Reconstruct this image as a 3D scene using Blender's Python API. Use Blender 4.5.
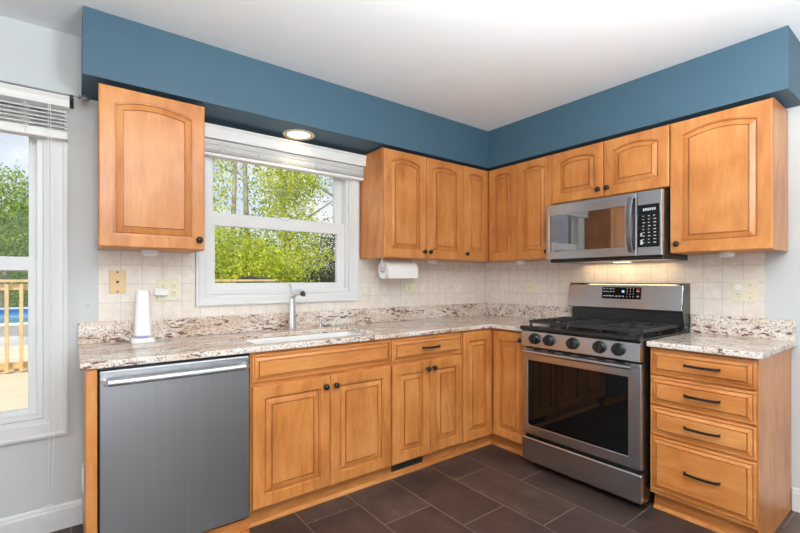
import bpy, bmesh, math, random
from mathutils import Vector, Matrix
random.seed(7)
for o in list(bpy.data.objects): bpy.data.objects.remove(o)
S = bpy.context.scene
COL = S.collection
PI = math.pi

# ---------------------------------------------------------------- camera
CAMX, CAMY, CAMZ, YAW = -3.0751, -2.7187, 1.2372, 0.6522
cd = bpy.data.cameras.new('camera'); cam = bpy.data.objects.new('camera', cd); COL.objects.link(cam)
cam.location = (CAMX, CAMY, CAMZ); cam.rotation_euler = (PI/2, 0, -YAW)
cd.sensor_width = 36; cd.lens = 429.85/800*36; cd.shift_y = (279.08-266.5)/800; cd.clip_start = .05; cd.clip_end = 300
S.camera = cam

# ---------------------------------------------------------------- world, sun, fill lights, exposure
def nt_new(m):
    m.use_nodes = True; t = m.node_tree; t.nodes.clear(); return t
class NT:
    def __init__(s, tree): s.t = tree
    def n(s, typ, **kw):
        nd = s.t.nodes.new(typ)
        ins = kw.pop('ins', {})
        for k, v in kw.items(): setattr(nd, k, v)
        for k, v in ins.items():
            if isinstance(v, bpy.types.NodeSocket): s.t.links.new(v, nd.inputs[k])
            else: nd.inputs[k].default_value = v
        return nd
    def math(s, op, a, b=None, c=None, clamp=False):
        nd = s.t.nodes.new('ShaderNodeMath'); nd.operation = op; nd.use_clamp = clamp
        for i, v in enumerate((a, b, c)):
            if v is None: continue
            if isinstance(v, bpy.types.NodeSocket): s.t.links.new(v, nd.inputs[i])
            else: nd.inputs[i].default_value = v
        return nd.outputs[0]
    def ramp(s, fac, stops, interp='LINEAR'):
        nd = s.t.nodes.new('ShaderNodeValToRGB'); cr = nd.color_ramp; cr.interpolation = interp
        while len(cr.elements) < len(stops): cr.elements.new(.5)
        for e, (p, c) in zip(cr.elements, stops):
            e.position = p; e.color = (c[0], c[1], c[2], 1) if not isinstance(c, (int, float)) else (c, c, c, 1)
        s.t.links.new(fac, nd.inputs[0]); return nd.outputs[0]
    def mix(s, fac, a, b, mode='MIX'):
        nd = s.t.nodes.new('ShaderNodeMix'); nd.data_type = 'RGBA'; nd.blend_type = mode
        for i, v in ((0, fac), (6, a), (7, b)):
            if isinstance(v, bpy.types.NodeSocket): s.t.links.new(v, nd.inputs[i])
            elif i == 0: nd.inputs[0].default_value = v
            else: nd.inputs[i].default_value = (v[0], v[1], v[2], 1)
        return nd.outputs[2]
def lin(r, g, b):
    f = lambda c: (c/255/12.92) if c/255 <= .04045 else ((c/255+.055)/1.055)**2.4
    return (f(r), f(g), f(b))

w = bpy.data.worlds.new('sky'); S.world = w; T = NT(nt_new(w))
tc = T.n('ShaderNodeTexCoord')
no = T.n('ShaderNodeTexNoise', ins={'Vector': tc.outputs['Generated'], 'Scale': 4.0, 'Detail': 6.0, 'Roughness': .6})
cl = T.ramp(no.outputs[0], [(.42, 0.0), (.6, 1.0)])
sp = T.n('ShaderNodeSeparateXYZ', ins={'Vector': tc.outputs['Generated']})
grad = T.ramp(sp.outputs[2], [(0.0, (.82, .90, 1.0)), (.5, (.30, .52, .90))])
skyc = T.mix(cl, grad, (1.0, 1.0, 1.0))
bg = T.n('ShaderNodeBackground', ins={'Color': skyc, 'Strength': 1.1})
T.t.links.new(bg.outputs[0], T.n('ShaderNodeOutputWorld').inputs[0])

def light(name, typ, loc, rot, energy, color=(1, 1, 1), **kw):
    d = bpy.data.lights.new(name, typ); o = bpy.data.objects.new(name, d); COL.objects.link(o)
    o.location = loc; o.rotation_euler = rot; d.energy = energy; d.color = color
    for k, v in kw.items(): setattr(d, k, v)
    return o
sun = light('sun', 'SUN', (-10, -10, 20), (0, 0, 0), 5.0, (1, .95, .86), angle=.02)
sun.rotation_euler = Vector((.62, .55, -1.05)).to_track_quat('-Z', 'Y').to_euler()
# area fill lights added at the unseen openings behind and left of the camera
light('patio_fill', 'AREA', (-3.3, -5.15, 1.15), (PI/2, 0, 0), 27, (.97, 1, .99), shape='RECTANGLE', size=2.6, size_y=2.0)
light('west_fill', 'AREA', (-5.72, -2.3, 1.25), (PI/2, 0, -PI/2), 13, (.97, 1, .99), shape='RECTANGLE', size=2.0, size_y=1.9)
S.view_settings.view_transform = 'Standard'; S.view_settings.look = 'None'
S.view_settings.exposure = -0.13; S.view_settings.gamma = 1; S.view_settings.use_curve_mapping = False
FILL_LAMP_W = 74  # power of the added point fill light

# ---------------------------------------------------------------- materials
def bsdf(name, color, rough=.5, metal=0., spec=.5, **kw):
    m = bpy.data.materials.new(name); T = NT(nt_new(m))
    b = T.n('ShaderNodeBsdfPrincipled'); b.inputs['Roughness'].default_value = rough
    b.inputs['Metallic'].default_value = metal; b.inputs['Specular IOR Level'].default_value = spec
    if color is not None: b.inputs['Base Color'].default_value = (*color, 1)
    for k, v in kw.items(): b.inputs[k].default_value = v
    T.t.links.new(b.outputs[0], T.n('ShaderNodeOutputMaterial').inputs[0])
    T.b = b; T.m = m
    return T
def setc(T, sock, name='Base Color'): T.t.links.new(sock, T.b.inputs[name])
def bump(T, h, strength=.2, dist=.002):
    bn = T.n('ShaderNodeBump', ins={'Height': h, 'Strength': strength, 'Distance': dist})
    T.t.links.new(bn.outputs[0], T.b.inputs['Normal'])
def simple(name, color, rough=.5, metal=0., spec=.5, var=.06, scale=8, **kw):
    """plain paint or plastic with a slight procedural variation of tone"""
    T = bsdf(name, color, rough, metal, spec, **kw)
    tc = T.n('ShaderNodeTexCoord')
    n = T.n('ShaderNodeTexNoise', ins={'Vector': tc.outputs['Object'], 'Scale': float(scale), 'Detail': 3.0})
    a = tuple(c*(1-var) for c in color); b = tuple(min(1, c*(1+var)) for c in color)
    setc(T, T.ramp(n.outputs[0], [(.3, a), (.7, b)]))
    return T.m
def wood(name, axis, c0, c1, c2):
    T = bsdf(name, None, .34, 0, .45); T.b.inputs['Coat Weight'].default_value = .12; T.b.inputs['Coat Roughness'].default_value = .2
    tc = T.n('ShaderNodeTexCoord'); oi = T.n('ShaderNodeObjectInfo')
    off = T.n('ShaderNodeVectorMath', operation='SCALE', ins={0: (7.3, 3.1, 9.7)}); T.t.links.new(oi.outputs['Random'], off.inputs['Scale'])
    add = T.n('ShaderNodeVectorMath', operation='ADD', ins={0: tc.outputs['Object'], 1: off.outputs[0]})
    sc = (9, 9, 1.7) if axis == 'z' else (1.7, 9, 9)
    mp = T.n('ShaderNodeMapping', ins={'Vector': add.outputs[0], 'Scale': sc})
    n1 = T.n('ShaderNodeTexNoise', ins={'Vector': mp.outputs[0], 'Scale': 1.0, 'Detail': 4.0, 'Roughness': .5, 'Distortion': 1.2})
    n2 = T.n('ShaderNodeTexNoise', ins={'Vector': add.outputs[0], 'Scale': 4.0, 'Detail': 2.0})
    mp3 = T.n('ShaderNodeMapping', ins={'Vector': add.outputs[0], 'Scale': tuple(s*7 for s in sc)})
    n3 = T.n('ShaderNodeTexNoise', ins={'Vector': mp3.outputs[0], 'Scale': 1.0, 'Detail': 2.0})
    f = T.math('ADD', T.math('MULTIPLY', n1.outputs[0], .45), T.math('ADD', T.math('MULTIPLY', n2.outputs[0], .37), T.math('MULTIPLY', n3.outputs[0], .18)))
    setc(T, T.ramp(f, [(.33, c0), (.5, c1), (.68, c2)]))
    bump(T, n3.outputs[0], .05, .001)
    return T.m
WC = (lin(168, 97, 42), lin(198, 127, 65), lin(217, 151, 88))
M = {}
M['wood'] = wood('honey_maple', 'z', *WC)
M['wood_h'] = wood('honey_maple_crosswise', 'x', *WC)
M['wall'] = simple('light_grey_paint', lin(206, 209, 210), .75, var=.012, scale=3)
M['ceiling'] = simple('white_ceiling_paint', lin(238, 238, 239), .9, var=.01, scale=3)
M['blue'] = simple('slate_blue_paint', lin(65, 96, 114), .6, var=.02, scale=3)
M['trim'] = simple('white_gloss_paint', lin(222, 223, 223), .35, var=.01)
M['vinyl'] = simple('white_vinyl', lin(226, 227, 227), .3, var=.01)
M['blind'] = simple('white_slat', lin(233, 232, 230), .5, var=.02)
M['black'] = simple('black_enamel', (.012, .012, .013), .25, var=.2)
M['iron'] = simple('cast_iron', (.016, .016, .017), .5, var=.3, scale=60)
M['bronze'] = simple('oil_rubbed_bronze', (.018, .015, .013), .35, .3, var=.25, scale=40)
M['almond'] = simple('almond_plastic', lin(231, 225, 200), .4, var=.02)
M['tan'] = simple('tan_plastic', lin(226, 196, 148), .45, var=.02)
M['white'] = simple('white_plastic', lin(240, 240, 238), .35, var=.01)
M['paper'] = simple('white_paper', lin(240, 239, 237), .9, var=.02, scale=90)
M['porcelain'] = simple('white_sink_enamel', lin(240, 240, 238), .15, var=.01)
M['chrome'] = simple('satin_chrome', (.75, .76, .78), .22, 1., var=.02)
M['dark_metal'] = simple('dark_painted_metal', (.05, .045, .04), .4, .3, var=.2)
M['cardboard'] = simple('cardboard_core', lin(150, 150, 150), .8, var=.05)
M['rod'] = simple('brushed_nickel_dark', (.25, .25, .26), .35, .8, var=.1)
M['key'] = simple('pale_key_print', lin(200, 205, 210), .5, var=.02)

def steel(name, axis, base=.52, rough=.27):
    T = bsdf(name, None, rough, 1.0)
    tc = T.n('ShaderNodeTexCoord')
    sc = {'x': (1.5, 160, 160), 'z': (160, 160, 1.5)}[axis]
    mp = T.n('ShaderNodeMapping', ins={'Vector': tc.outputs['Object'], 'Scale': sc})
    n = T.n('ShaderNodeTexNoise', ins={'Vector': mp.outputs[0], 'Scale': 1.0, 'Detail': 3.0})
    setc(T, T.ramp(n.outputs[0], [(.3, (base*.93, base*.97, base*1.02)), (.7, (base*.99, base*1.03, base*1.08))]))
    r = T.math('MULTIPLY_ADD', n.outputs[0], .06, rough-.03); T.t.links.new(r, T.b.inputs['Roughness'])
    n2 = T.n('ShaderNodeTexNoise', ins={'Vector': tc.outputs['Object'], 'Scale': 3.0, 'Detail': 1.0})
    bump(T, n2.outputs[0], .06, .01)
    return T.m
M['steel'] = steel('brushed_stainless', 'x', .56, .24)
M['steel_v'] = steel('brushed_stainless_upright', 'z', .45, .32)

M['steel_h'] = steel('satin_handle_steel', 'x', .72, .36)
M['steel_dark'] = steel('dark_stainless', 'z', .26, .3)
def glassy(name, color, rough=.04):
    T = bsdf(name, color, rough, 0, .38); return T.m
M['oven_glass'] = glassy('black_oven_glass', (.004, .004, .0045), .035)
T = bsdf('smoked_mirror_glass', (.36, .36, .365), .03, .97); M['mw_glass'] = T.m

m = bpy.data.materials.new('window_glass'); T = NT(nt_new(m))
fr = T.n('ShaderNodeFresnel', ins={'IOR': 1.45})
tr = T.n('ShaderNodeBsdfTransparent', ins={'Color': (.98, .99, .985, 1)}); gl = T.n('ShaderNodeBsdfGlossy', ins={'Roughness': .0})
mx = T.n('ShaderNodeMixShader', ins={0: T.math('MULTIPLY', fr.outputs[0], .6)}); T.t.links.new(tr.outputs[0], mx.inputs[1]); T.t.links.new(gl.outputs[0], mx.inputs[2])
T.t.links.new(mx.outputs[0], T.n('ShaderNodeOutputMaterial').inputs[0]); M['glass'] = m

def emit(name, c, s):
    m = bpy.data.materials.new(name); T = NT(nt_new(m))
    e = T.n('ShaderNodeEmission', ins={'Color': (*c, 1), 'Strength': s}); T.t.links.new(e.outputs[0], T.n('ShaderNodeOutputMaterial').inputs[0]); return m
M['lamp_glow'] = emit('warm_lamp_diffuser', (1, .80, .50), 3.5)
M['white_glow'] = emit('fill_lamp_diffuser', (1, .95, .88), 3)  # glow of the added, unseen lamp behind the camera
M['led_blue'] = emit('blue_led_digits', (.35, .55, 1), 1.6)
M['led_violet'] = emit('violet_led_ring', (.5, .5, 1), .9)

# granite
def granite():
    T = bsdf('polished_granite', None, .12, 0, .5)
    tc = T.n('ShaderNodeTexCoord'); geo = tc.outputs['Object']
    mp = T.n('ShaderNodeMapping', ins={'Vector': geo, 'Rotation': (0.25, .2, .32), 'Scale': (1.0, 3.4, 3.4)})
    big = T.n('ShaderNodeTexNoise', ins={'Vector': mp.outputs[0], 'Scale': 3.2, 'Detail': 6.0, 'Roughness': .6, 'Distortion': .6})
    base = T.ramp(big.outputs[0], [(.30, lin(206, 180, 160)), (.44, lin(224, 208, 193)), (.58, lin(236, 230, 222)), (.74, lin(212, 206, 202))])
    fine = T.n('ShaderNodeTexNoise', ins={'Vector': geo, 'Scale': 120.0, 'Detail': 3.0, 'Roughness': .7})
    base = T.mix(T.ramp(fine.outputs[0], [(.40, .6), (.50, 0.0)]), base, lin(158, 128, 108))
    vo = T.n('ShaderNodeTexNoise', ins={'Vector': mp.outputs[0], 'Scale': 21.0, 'Detail': 4.0, 'Roughness': .65})
    msk = T.n('ShaderNodeTexNoise', ins={'Vector': mp.outputs[0], 'Scale': 5.0, 'Detail': 3.0})
    chips = T.math('MULTIPLY', T.ramp(vo.outputs[0], [(.525, 0.0), (.56, 1.0)]), T.ramp(msk.outputs[0], [(.46, 0.0), (.53, 1.0)]))
    base = T.mix(T.math('MULTIPLY', chips, .9), base, lin(96, 50, 44))
    v2 = T.n('ShaderNodeTexVoronoi', ins={'Vector': geo, 'Scale': 60.0})
    dots = T.math('MULTIPLY', T.ramp(v2.outputs['Distance'], [(.20, 1.0), (.30, 0.0)]), T.ramp(fine.outputs[0], [(.43, 0.0), (.52, .9)]))
    base = T.mix(dots, base, lin(70, 56, 52))
    setc(T, base); return T.m
M['granite'] = granite()

# ceramic wall tile: square tiles, grout lines at known places
def tile(name, x0, z0, pw, ph, c1, c2, grout):
    T = bsdf(name, None, .28, 0, .5)
    tc = T.n('ShaderNodeTexCoord'); s = T.n('ShaderNodeSeparateXYZ', ins={'Vector': tc.outputs['Object']})
    u = T.math('DIVIDE', T.math('SUBTRACT', s.outputs[0], x0), pw); v = T.math('DIVIDE', T.math('SUBTRACT', s.outputs[2], z0), ph)
    def edge(q, wd):
        f = T.math('FRACT', q); e = T.math('MINIMUM', f, T.math('SUBTRACT', 1.0, f)); return T.math('LESS_THAN', e, wd)
    g = T.math('MAXIMUM', edge(u, .0013/pw), edge(v, .0013/ph))
    cv = T.n('ShaderNodeCombineXYZ', ins={0: T.math('FLOOR', u), 1: T.math('FLOOR', v)})
    wn = T.n('ShaderNodeTexWhiteNoise', ins={'Vector': cv.outputs[0]})
    n = T.n('ShaderNodeTexNoise', ins={'Vector': tc.outputs['Object'], 'Scale': 22.0, 'Detail': 5.0, 'Roughness': .6})
    f = T.math('ADD', T.math('MULTIPLY', n.outputs[0], .88), T.math('MULTIPLY', wn.outputs[0], .12))
    col = T.mix(g, T.ramp(f, [(.35, c1), (.65, c2)]), grout); setc(T, col)
    bump(T, T.math('SUBTRACT', 1.0, g), .3, .0015)
    return T.m
TC = (lin(226, 215, 203), lin(238, 230, 221), lin(200, 191, 183))
M['tileA'] = tile('cream_wall_tile', 0.0, 1.112-1.0, .0984, .1, *TC)
M['tileB'] = tile('cream_wall_tile_corner', 2.05, 1.118-1.0, .0984, .1, *TC)
def floor_mat():
    T = bsdf('dark_brown_floor_tile', None, .38, 0, .45)
    tc = T.n('ShaderNodeTexCoord'); s = T.n('ShaderNodeSeparateXYZ', ins={'Vector': tc.outputs['Object']})
    u = T.math('DIVIDE', T.math('ADD', s.outputs[0], 2.137), .3135); row = T.math('FLOOR', u)
    v = T.math('ADD', T.math('DIVIDE', T.math('ADD', s.outputs[1], .707), .62), T.math('MULTIPLY', row, .245/.62))
    def edge(q, wd):
        f = T.math('FRACT', q); e = T.math('MINIMUM', f, T.math('SUBTRACT', 1.0, f)); return T.math('LESS_THAN', e, wd)
    g = T.math('MAXIMUM', edge(u, .0016/.3135), edge(v, .0016/.62))
    cv = T.n('ShaderNodeCombineXYZ', ins={0: row, 1: T.math('FLOOR', v)})
    wn = T.n('ShaderNodeTexWhiteNoise', ins={'Vector': cv.outputs[0]})
    mp = T.n('ShaderNodeMapping', ins={'Vector': tc.outputs['Object'], 'Scale': (3.0, 1.6, 1)})
    n = T.n('ShaderNodeTexNoise', ins={'Vector': mp.outputs[0], 'Scale': 3.0, 'Detail': 8.0, 'Roughness': .65})
    f = T.math('ADD', T.math('MULTIPLY', n.outputs[0], .75), T.math('MULTIPLY', wn.outputs[0], .25))
    col = T.mix(g, T.ramp(f, [(.3, lin(56, 44, 41)), (.5, lin(73, 58, 53)), (.7, lin(96, 79, 72))]), lin(142, 130, 122))
    setc(T, col); bump(T, T.math('SUBTRACT', T.math('MULTIPLY', n.outputs[0], .4), g), .25, .003)
    return T.m
M['floor'] = floor_mat()

# ---------------------------------------------------------------- mesh helpers
class MB:
    def __init__(s): s.v = []; s.f = []; s.smooth = []
    def add(s, vs, fs, smooth=False):
        o = len(s.v); s.v += [tuple(v) for v in vs]; s.f += [tuple(i+o for i in f) for f in fs]; s.smooth += [smooth]*len(fs); return s
    def box(s, x0, x1, y0, y1, z0, z1):
        if x0 > x1: x0, x1 = x1, x0
        if y0 > y1: y0, y1 = y1, y0
        if z0 > z1: z0, z1 = z1, z0
        return s.add([(x0,y0,z0),(x1,y0,z0),(x1,y1,z0),(x0,y1,z0),(x0,y0,z1),(x1,y0,z1),(x1,y1,z1),(x0,y1,z1)],
                     [(3,2,1,0),(4,5,6,7),(0,1,5,4),(1,2,6,5),(2,3,7,6),(3,0,4,7)])
    def loops(s, L, cap0=True, cap1=True, smooth=False):
        n = len(L[0]); vs = [p for l in L for p in l]; fs = []
        for k in range(len(L)-1):
            for i in range(n):
                j = (i+1) % n; fs.append((k*n+i, k*n+j, (k+1)*n+j, (k+1)*n+i))
        if cap0: fs.append(tuple(range(n-1, -1, -1)))
        if cap1: fs.append(tuple((len(L)-1)*n+i for i in range(n)))
        s.add(vs, fs, smooth)
        if smooth:
            if cap1: s.smooth[-1] = False
            if cap0: s.smooth[-2 if cap1 else -1] = False
        return s
    def lathe(s, prof, origin=(0,0,0), axis='z', seg=24, smooth=True):
        """prof: list of (radius, distance along the axis)"""
        ax = {'z': (Vector((1,0,0)), Vector((0,1,0)), Vector((0,0,1))), 'y': (Vector((1,0,0)), Vector((0,0,1)), Vector((0,-1,0))),
              'x': (Vector((0,1,0)), Vector((0,0,1)), Vector((1,0,0)))}[axis] if isinstance(axis, str) else axis
        O = Vector(origin); L = []
        for r, h in prof:
            L.append([O+ax[2]*h+(ax[0]*math.cos(2*PI*i/seg)+ax[1]*math.sin(2*PI*i/seg))*max(r, 1e-5) for i in range(seg)])
        return s.loops(L, smooth=smooth)
    def tube(s, pts, r, seg=10, flat=1.0):
        pts = [Vector(p) for p in pts]; L = []; n = len(pts)
        rr = r if isinstance(r, (list, tuple)) else [r]*n
        up = None
        for i, p in enumerate(pts):
            t = (pts[min(i+1, n-1)]-pts[max(i-1, 0)]).normalized()
            if up is None:
                up = Vector((0,0,1)) if abs(t.z) < .9 else Vector((1,0,0))
            a = t.cross(up).normalized(); b = a.cross(t).normalized(); up = b
            L.append([p+(a*math.cos(2*PI*k/seg)+b*math.sin(2*PI*k/seg)*flat)*rr[i] for k in range(seg)])
        return s.loops(L, smooth=True)
    def build(s, name, mat, parent=None, bevel=0, seg=2, loc=None):
        me = bpy.data.meshes.new(name); me.from_pydata(s.v, [], s.f)
        me.polygons.foreach_set('use_smooth', s.smooth); me.update()
        bm = bmesh.new(); bm.from_mesh(me); bmesh.ops.recalc_face_normals(bm, faces=bm.faces[:])
        if any(s.smooth):
            for e in bm.edges:
                if len(e.link_faces) == 2 and e.calc_face_angle(0) > .65: e.smooth = False
        bm.to_mesh(me); bm.free()
        me.materials.append(M[mat] if isinstance(mat, str) else mat)
        o = bpy.data.objects.new(name, me); COL.objects.link(o)
        if loc: o.location = loc
        if parent: o.parent = parent
        if bevel:
            md = o.modifiers.new('bevel', 'BEVEL'); md.width = bevel; md.segments = seg; md.limit_method = 'ANGLE'; md.angle_limit = .6
            md.harden_normals = False
        return o
def bx(*a): return MB().box(*a)
def gridsolid(us, vs, occ, w0, w1, axes='xyz'):
    """extrude the occupied cells of a grid as one clean solid; axes names what u, v, w are"""
    mb = MB(); idx = {}
    def P(i, j, k):
        if (i, j, k) not in idx:
            d = dict(zip(axes, (us[i], vs[j], (w0, w1)[k]))); idx[(i, j, k)] = len(mb.v); mb.v.append((d['x'], d['y'], d['z']))
        return idx[(i, j, k)]
    nu, nv = len(us)-1, len(vs)-1
    ok = lambda i, j: 0 <= i < nu and 0 <= j < nv and occ((us[i]+us[i+1])/2, (vs[j]+vs[j+1])/2)
    for i in range(nu):
        for j in range(nv):
            if not ok(i, j): continue
            F = [(P(i,j,1),P(i+1,j,1),P(i+1,j+1,1),P(i,j+1,1)), (P(i,j,0),P(i,j+1,0),P(i+1,j+1,0),P(i+1,j,0))]
            if not ok(i-1, j): F.append((P(i,j,0),P(i,j,1),P(i,j+1,1),P(i,j+1,0)))
            if not ok(i+1, j): F.append((P(i+1,j,0),P(i+1,j+1,0),P(i+1,j+1,1),P(i+1,j,1)))
            if not ok(i, j-1): F.append((P(i,j,0),P(i+1,j,0),P(i+1,j,1),P(i,j,1)))
            if not ok(i, j+1): F.append((P(i,j+1,0),P(i,j+1,1),P(i+1,j+1,1),P(i+1,j+1,0)))
            mb.f += F; mb.smooth += [False]*len(F)
    return mb
def tag(o, label=None, cat=None, group=None, kind=None):
    if label: o['label'] = label
    if cat: o['category'] = cat
    if group: o['group'] = group
    if kind: o['kind'] = kind
    return o
def thing(name, label, cat, loc=(0,0,0), rz=0, group=None):
    o = bpy.data.objects.new(name, None); o.empty_display_size = .1; COL.objects.link(o)
    o.location = loc; o.rotation_euler = (0, 0, rz); return tag(o, label, cat, group)
def struct(name, mb, mat, bevel=0, label=None, loc=None, rz=0):
    o = mb.build(name, mat, None, bevel, loc=loc); o.rotation_euler = (0, 0, rz); return tag(o, label, None, None, 'structure')
RB = -PI/2      # things on the range wall: local x runs to the viewer's right, local -y into the room

# ---------------------------------------------------------------- room shell
ZC, ZS = 2.4636, 2.159
XW, YS = -5.8, -5.25
struct('floor', bx(XW, .14, YS, .14, -.08, 0), 'floor')
struct('ceiling', bx(XW-.15, .3, YS-.15, .3, ZC, ZC+.2), 'ceiling')
W1 = (-4.06, -3.185, .56, 2.06); W2 = (-2.435, -1.47, 1.145, 2.09)
inw = lambda W, x, z: W[0] < x < W[1] and W[2] < z < W[3]
struct('wall_north', gridsolid([XW-.14, W1[0], W1[1], W2[0], W2[1], .14], [-.08, W1[2], W2[2], W1[3], W2[3], ZC],
       lambda x, z: not (inw(W1, x, z) or inw(W2, x, z)), 0, .14, 'xzy'), 'wall')
struct('wall_east', bx(0, .14, YS, 0, 0, ZC), 'wall')
struct('wall_south', gridsolid([XW-.14, -4.6, -2.0, .14], [0, .05, 2.1, ZC], lambda x, z: not (-4.6 < x < -2.0 and .05 < z < 2.1), YS-.14, YS, 'xzy'), 'wall')
struct('wall_west', gridsolid([YS, -3.3, -1.3, 0], [0, .3, 2.1, ZC], lambda y, z: not (-3.3 < y < -1.3 and .3 < z < 2.1), XW-.14, XW, 'yzx'), 'wall')
# patio door and west window: unseen openings added behind the camera for light
def frame_rect(mb, a0, a1, z0, z1, w, p0, p1, ax='x'):
    for (u0, u1, v0, v1) in ((a0, a1, z0, z0+w), (a0, a1, z1-w, z1), (a0, a0+w, z0+w, z1-w), (a1-w, a1, z0+w, z1-w)):
        if ax == 'x': mb.box(u0, u1, p0, p1, v0, v1)
        else: mb.box(p0, p1, u0, u1, v0, v1)
    return mb
mb = frame_rect(MB(), -4.7, -1.9, 0, 2.2, .1, YS, YS+.02); frame_rect(mb, -4.6, -3.28, .05, 2.1, .07, YS-.08, YS-.04); frame_rect(mb, -3.32, -2.0, .05, 2.1, .07, YS-.05, YS-.01)
struct('added_door', mb, 'trim')
mb = frame_rect(MB(), -3.4, -1.2, .2, 2.2, .1, XW, XW+.02, 'y'); frame_rect(mb, -3.3, -1.3, .3, 2.1, .06, XW-.08, XW-.04, 'y'); mb.box(XW-.08, XW-.04, -3.3, -1.3, 1.17, 1.23)
struct('window_3', mb, 'trim')
# blue soffit above the wall cabinets
SX = -3.036; SF = .326; SY = -2.207
struct('soffit', gridsolid([SX, -SF, 0], [SY, -SF, 0], lambda x, y: x > -SF or y > -SF, ZS, ZC, 'xyz'), 'blue')
def baseboard(name, pts, axis):
    mb = MB()
    for a0, a1 in pts:
        prof = [(0, 0), (.014, 0), (.014, .095), (.010, .105), (.010, .112), (.004, .122), (0, .122)]
        L = [[(a, -d, z) if axis == 'x' else (-d, a, z) for d, z in prof] for a in (a0, a1)]
        mb.loops(L)
    return struct(name, mb, 'trim')
baseboard('baseboard_north', [(XW, -3.031)], 'x')
baseboard('baseboard_east', [(-2.164, YS)], 'y')

# tile splash (north wall, around the window; east wall)
ZT0, ZT1 = .99, 1.40
CS = 1.018
o = struct('tile_backsplash', gridsolid([-2.967+2.967, -2.505+2.967, -1.394+2.967, 2.967], [CS-.02-1, 1.076-1, 1.40-1], lambda x, z: not (.462 < x < 1.573 and z > .076), -.006, 0, 'xzy'), 'tileA', loc=(-2.967, 0, 1.0))
o = struct('tile_backsplash', bx(.006, 2.05, -.006, 0, CS-.02-1, 1.40-1), 'tileB', loc=(0, 0, 1.0), rz=RB)

# ---------------------------------------------------------------- windows
def win(idx, W, cas, meet, up_b, lo_t, lo_b, gr, gl):
    """casing + two sashes + panes"""
    root = thing('window_%d' % idx, None, None, ((W[0]+W[1])/2, 0, W[2])); tag(root, kind='structure')
    X0 = (W[0]+W[1])/2; L = lambda x: x-X0; Z = lambda z: z-W[2]
    cx0, cx1, cz0, cz1 = cas
    mb = MB()
    # casing of three stepped bands, mitred like a picture frame
    for (ins, th) in ((0, .022), (.012, .017), (.055, .012)):
        pass
    prof = [(0, 0), (0, .022), (.010, .024), (.016, .018), (.055, .015), (.060, .011), (.075, .010)]
    def loop(i, d):
        wdt = min(i, .075)
        fx0 = cx0+(W[0]-cx0)*i/.075; fx1 = cx1+(W[1]-cx1)*i/.075; fz0 = cz0+(W[2]-cz0)*i/.075; fz1 = cz1+(W[3]-cz1)*i/.075
        return [(L(fx0), -d, Z(fz0)), (L(fx1), -d, Z(fz0)), (L(fx1), -d, Z(fz1)), (L(fx0), -d, Z(fz1))]
    LL = [loop(i, d) for i, d in prof] + [loop(.075, -.14)]
    mb.loops(LL, cap0=False, cap1=False)
    mb.build('casing', 'trim', root)
    # outer frame (jamb liner)
    f = frame_rect(MB(), L(W[0])+.001, L(W[1])-.001, Z(W[2])+.001, Z(W[3])-.001, .024, -.002, .11); f.build('jamb', 'vinyl', root, .002)
    x0, x1 = W[0]+.012, W[1]-.012
    # upper sash (outer track), lower sash (inner track)
    for nm, z0, z1, gz0, gz1, y0, y1 in (('upper_sash', meet[0], W[3]-.01, up_b, W[3]-.06, .062, .092), ('lower_sash', W[2]+.008, meet[1], lo_b, lo_t, .022, .056)):
        s = gridsolid([L(x0), L(gl), L(gr), L(x1)], [Z(z0), Z(gz0), Z(gz1), Z(z1)], lambda x, z: not (L(gl) < x < L(gr) and Z(gz0) < z < Z(gz1)), y0, y1, 'xzy').build(nm, 'vinyl', root, .003)
        bx(L(gl)-.008, L(gr)+.008, (y0+y1)/2-.002, (y0+y1)/2+.002, Z(gz0)-.008, Z(gz1)+.008).build('pane', 'glass', s)
        if nm == 'lower_sash':
            lk = bx(-.03+.0, .03, y0-.012, y0+.002, Z(z1)-.012, Z(z1)+.006).build('sash_lock', 'vinyl', s, .003)
    return root
win(1, W1, (-4.16, -3.092, .467, 2.11), (1.275, 1.345), 1.335, 1.278, .608, -3.243, -4.0)
win(2, W2, (-2.502, -1.397, 1.078, 2.14), (1.585, 1.64), 1.645, 1.562, 1.213, -1.552, -2.388)

# blinds, raised
def blind(label, x0, x1, zt, zv, zb, nsl, tassel, valy, hb=.02, tilt=0):
    r = thing('window_blind', label, 'window blind', ((x0+x1)/2, -.04, zb)); c = (x0+x1)/2; w_ = (x1-x0)/2; Z = lambda z: z-zb
    # valance with a moulded face
    prof = [(valy, Z(zv)), (valy-.004, Z(zv)+.012), (valy-.004, Z(zt)-.018), (valy-.014, Z(zt)-.004), (valy-.014, Z(zt)), (.035, Z(zt)), (.035, Z(zv))]
    MB().loops([[(s*(w_+.004), y, z) for y, z in prof] for s in (-1, 1)]).build('valance', 'blind', r)
    H = Z(zv)-.004
    for i in range(nsl):
        z = hb+.004+(H-hb-.004)*(i+.3)/nsl
        tl = random.uniform(-.002, .002)-tilt
        MB().loops([[(s*(w_-.004), y, z+dz) for y, dz in ((-.03, tl), (0, .0035), (.028, -tl), (.028, .003-tl), (0, .0065), (-.03, .003+tl))] for s in (-1, 1)]).build('slat', 'blind', r)
    bx(-w_+.002, w_-.002, -.031, .028, 0, hb).build('bottom_rail', 'blind', r, .004)
    for k in tassel:
        q = MB()
        q.tube([(k, -.034, Z(zv)+.01), (k, -.034, .002)], .0012, 6); q.build('ladder_cord', 'blind', r)
        q = MB()
        for j in range(10):
            z = .022+(H-.03)*j/10; a = random.uniform(-.012, .012)
            q.tube([(k-.018, -.034, z), (k+a, -.040, z+.008), (k+.018, -.034, z+.004), (k+a*.5, -.038, z+.012)], .0012, 5)
        q.build('gathered_cord', 'blind', r)
    return r
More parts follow.
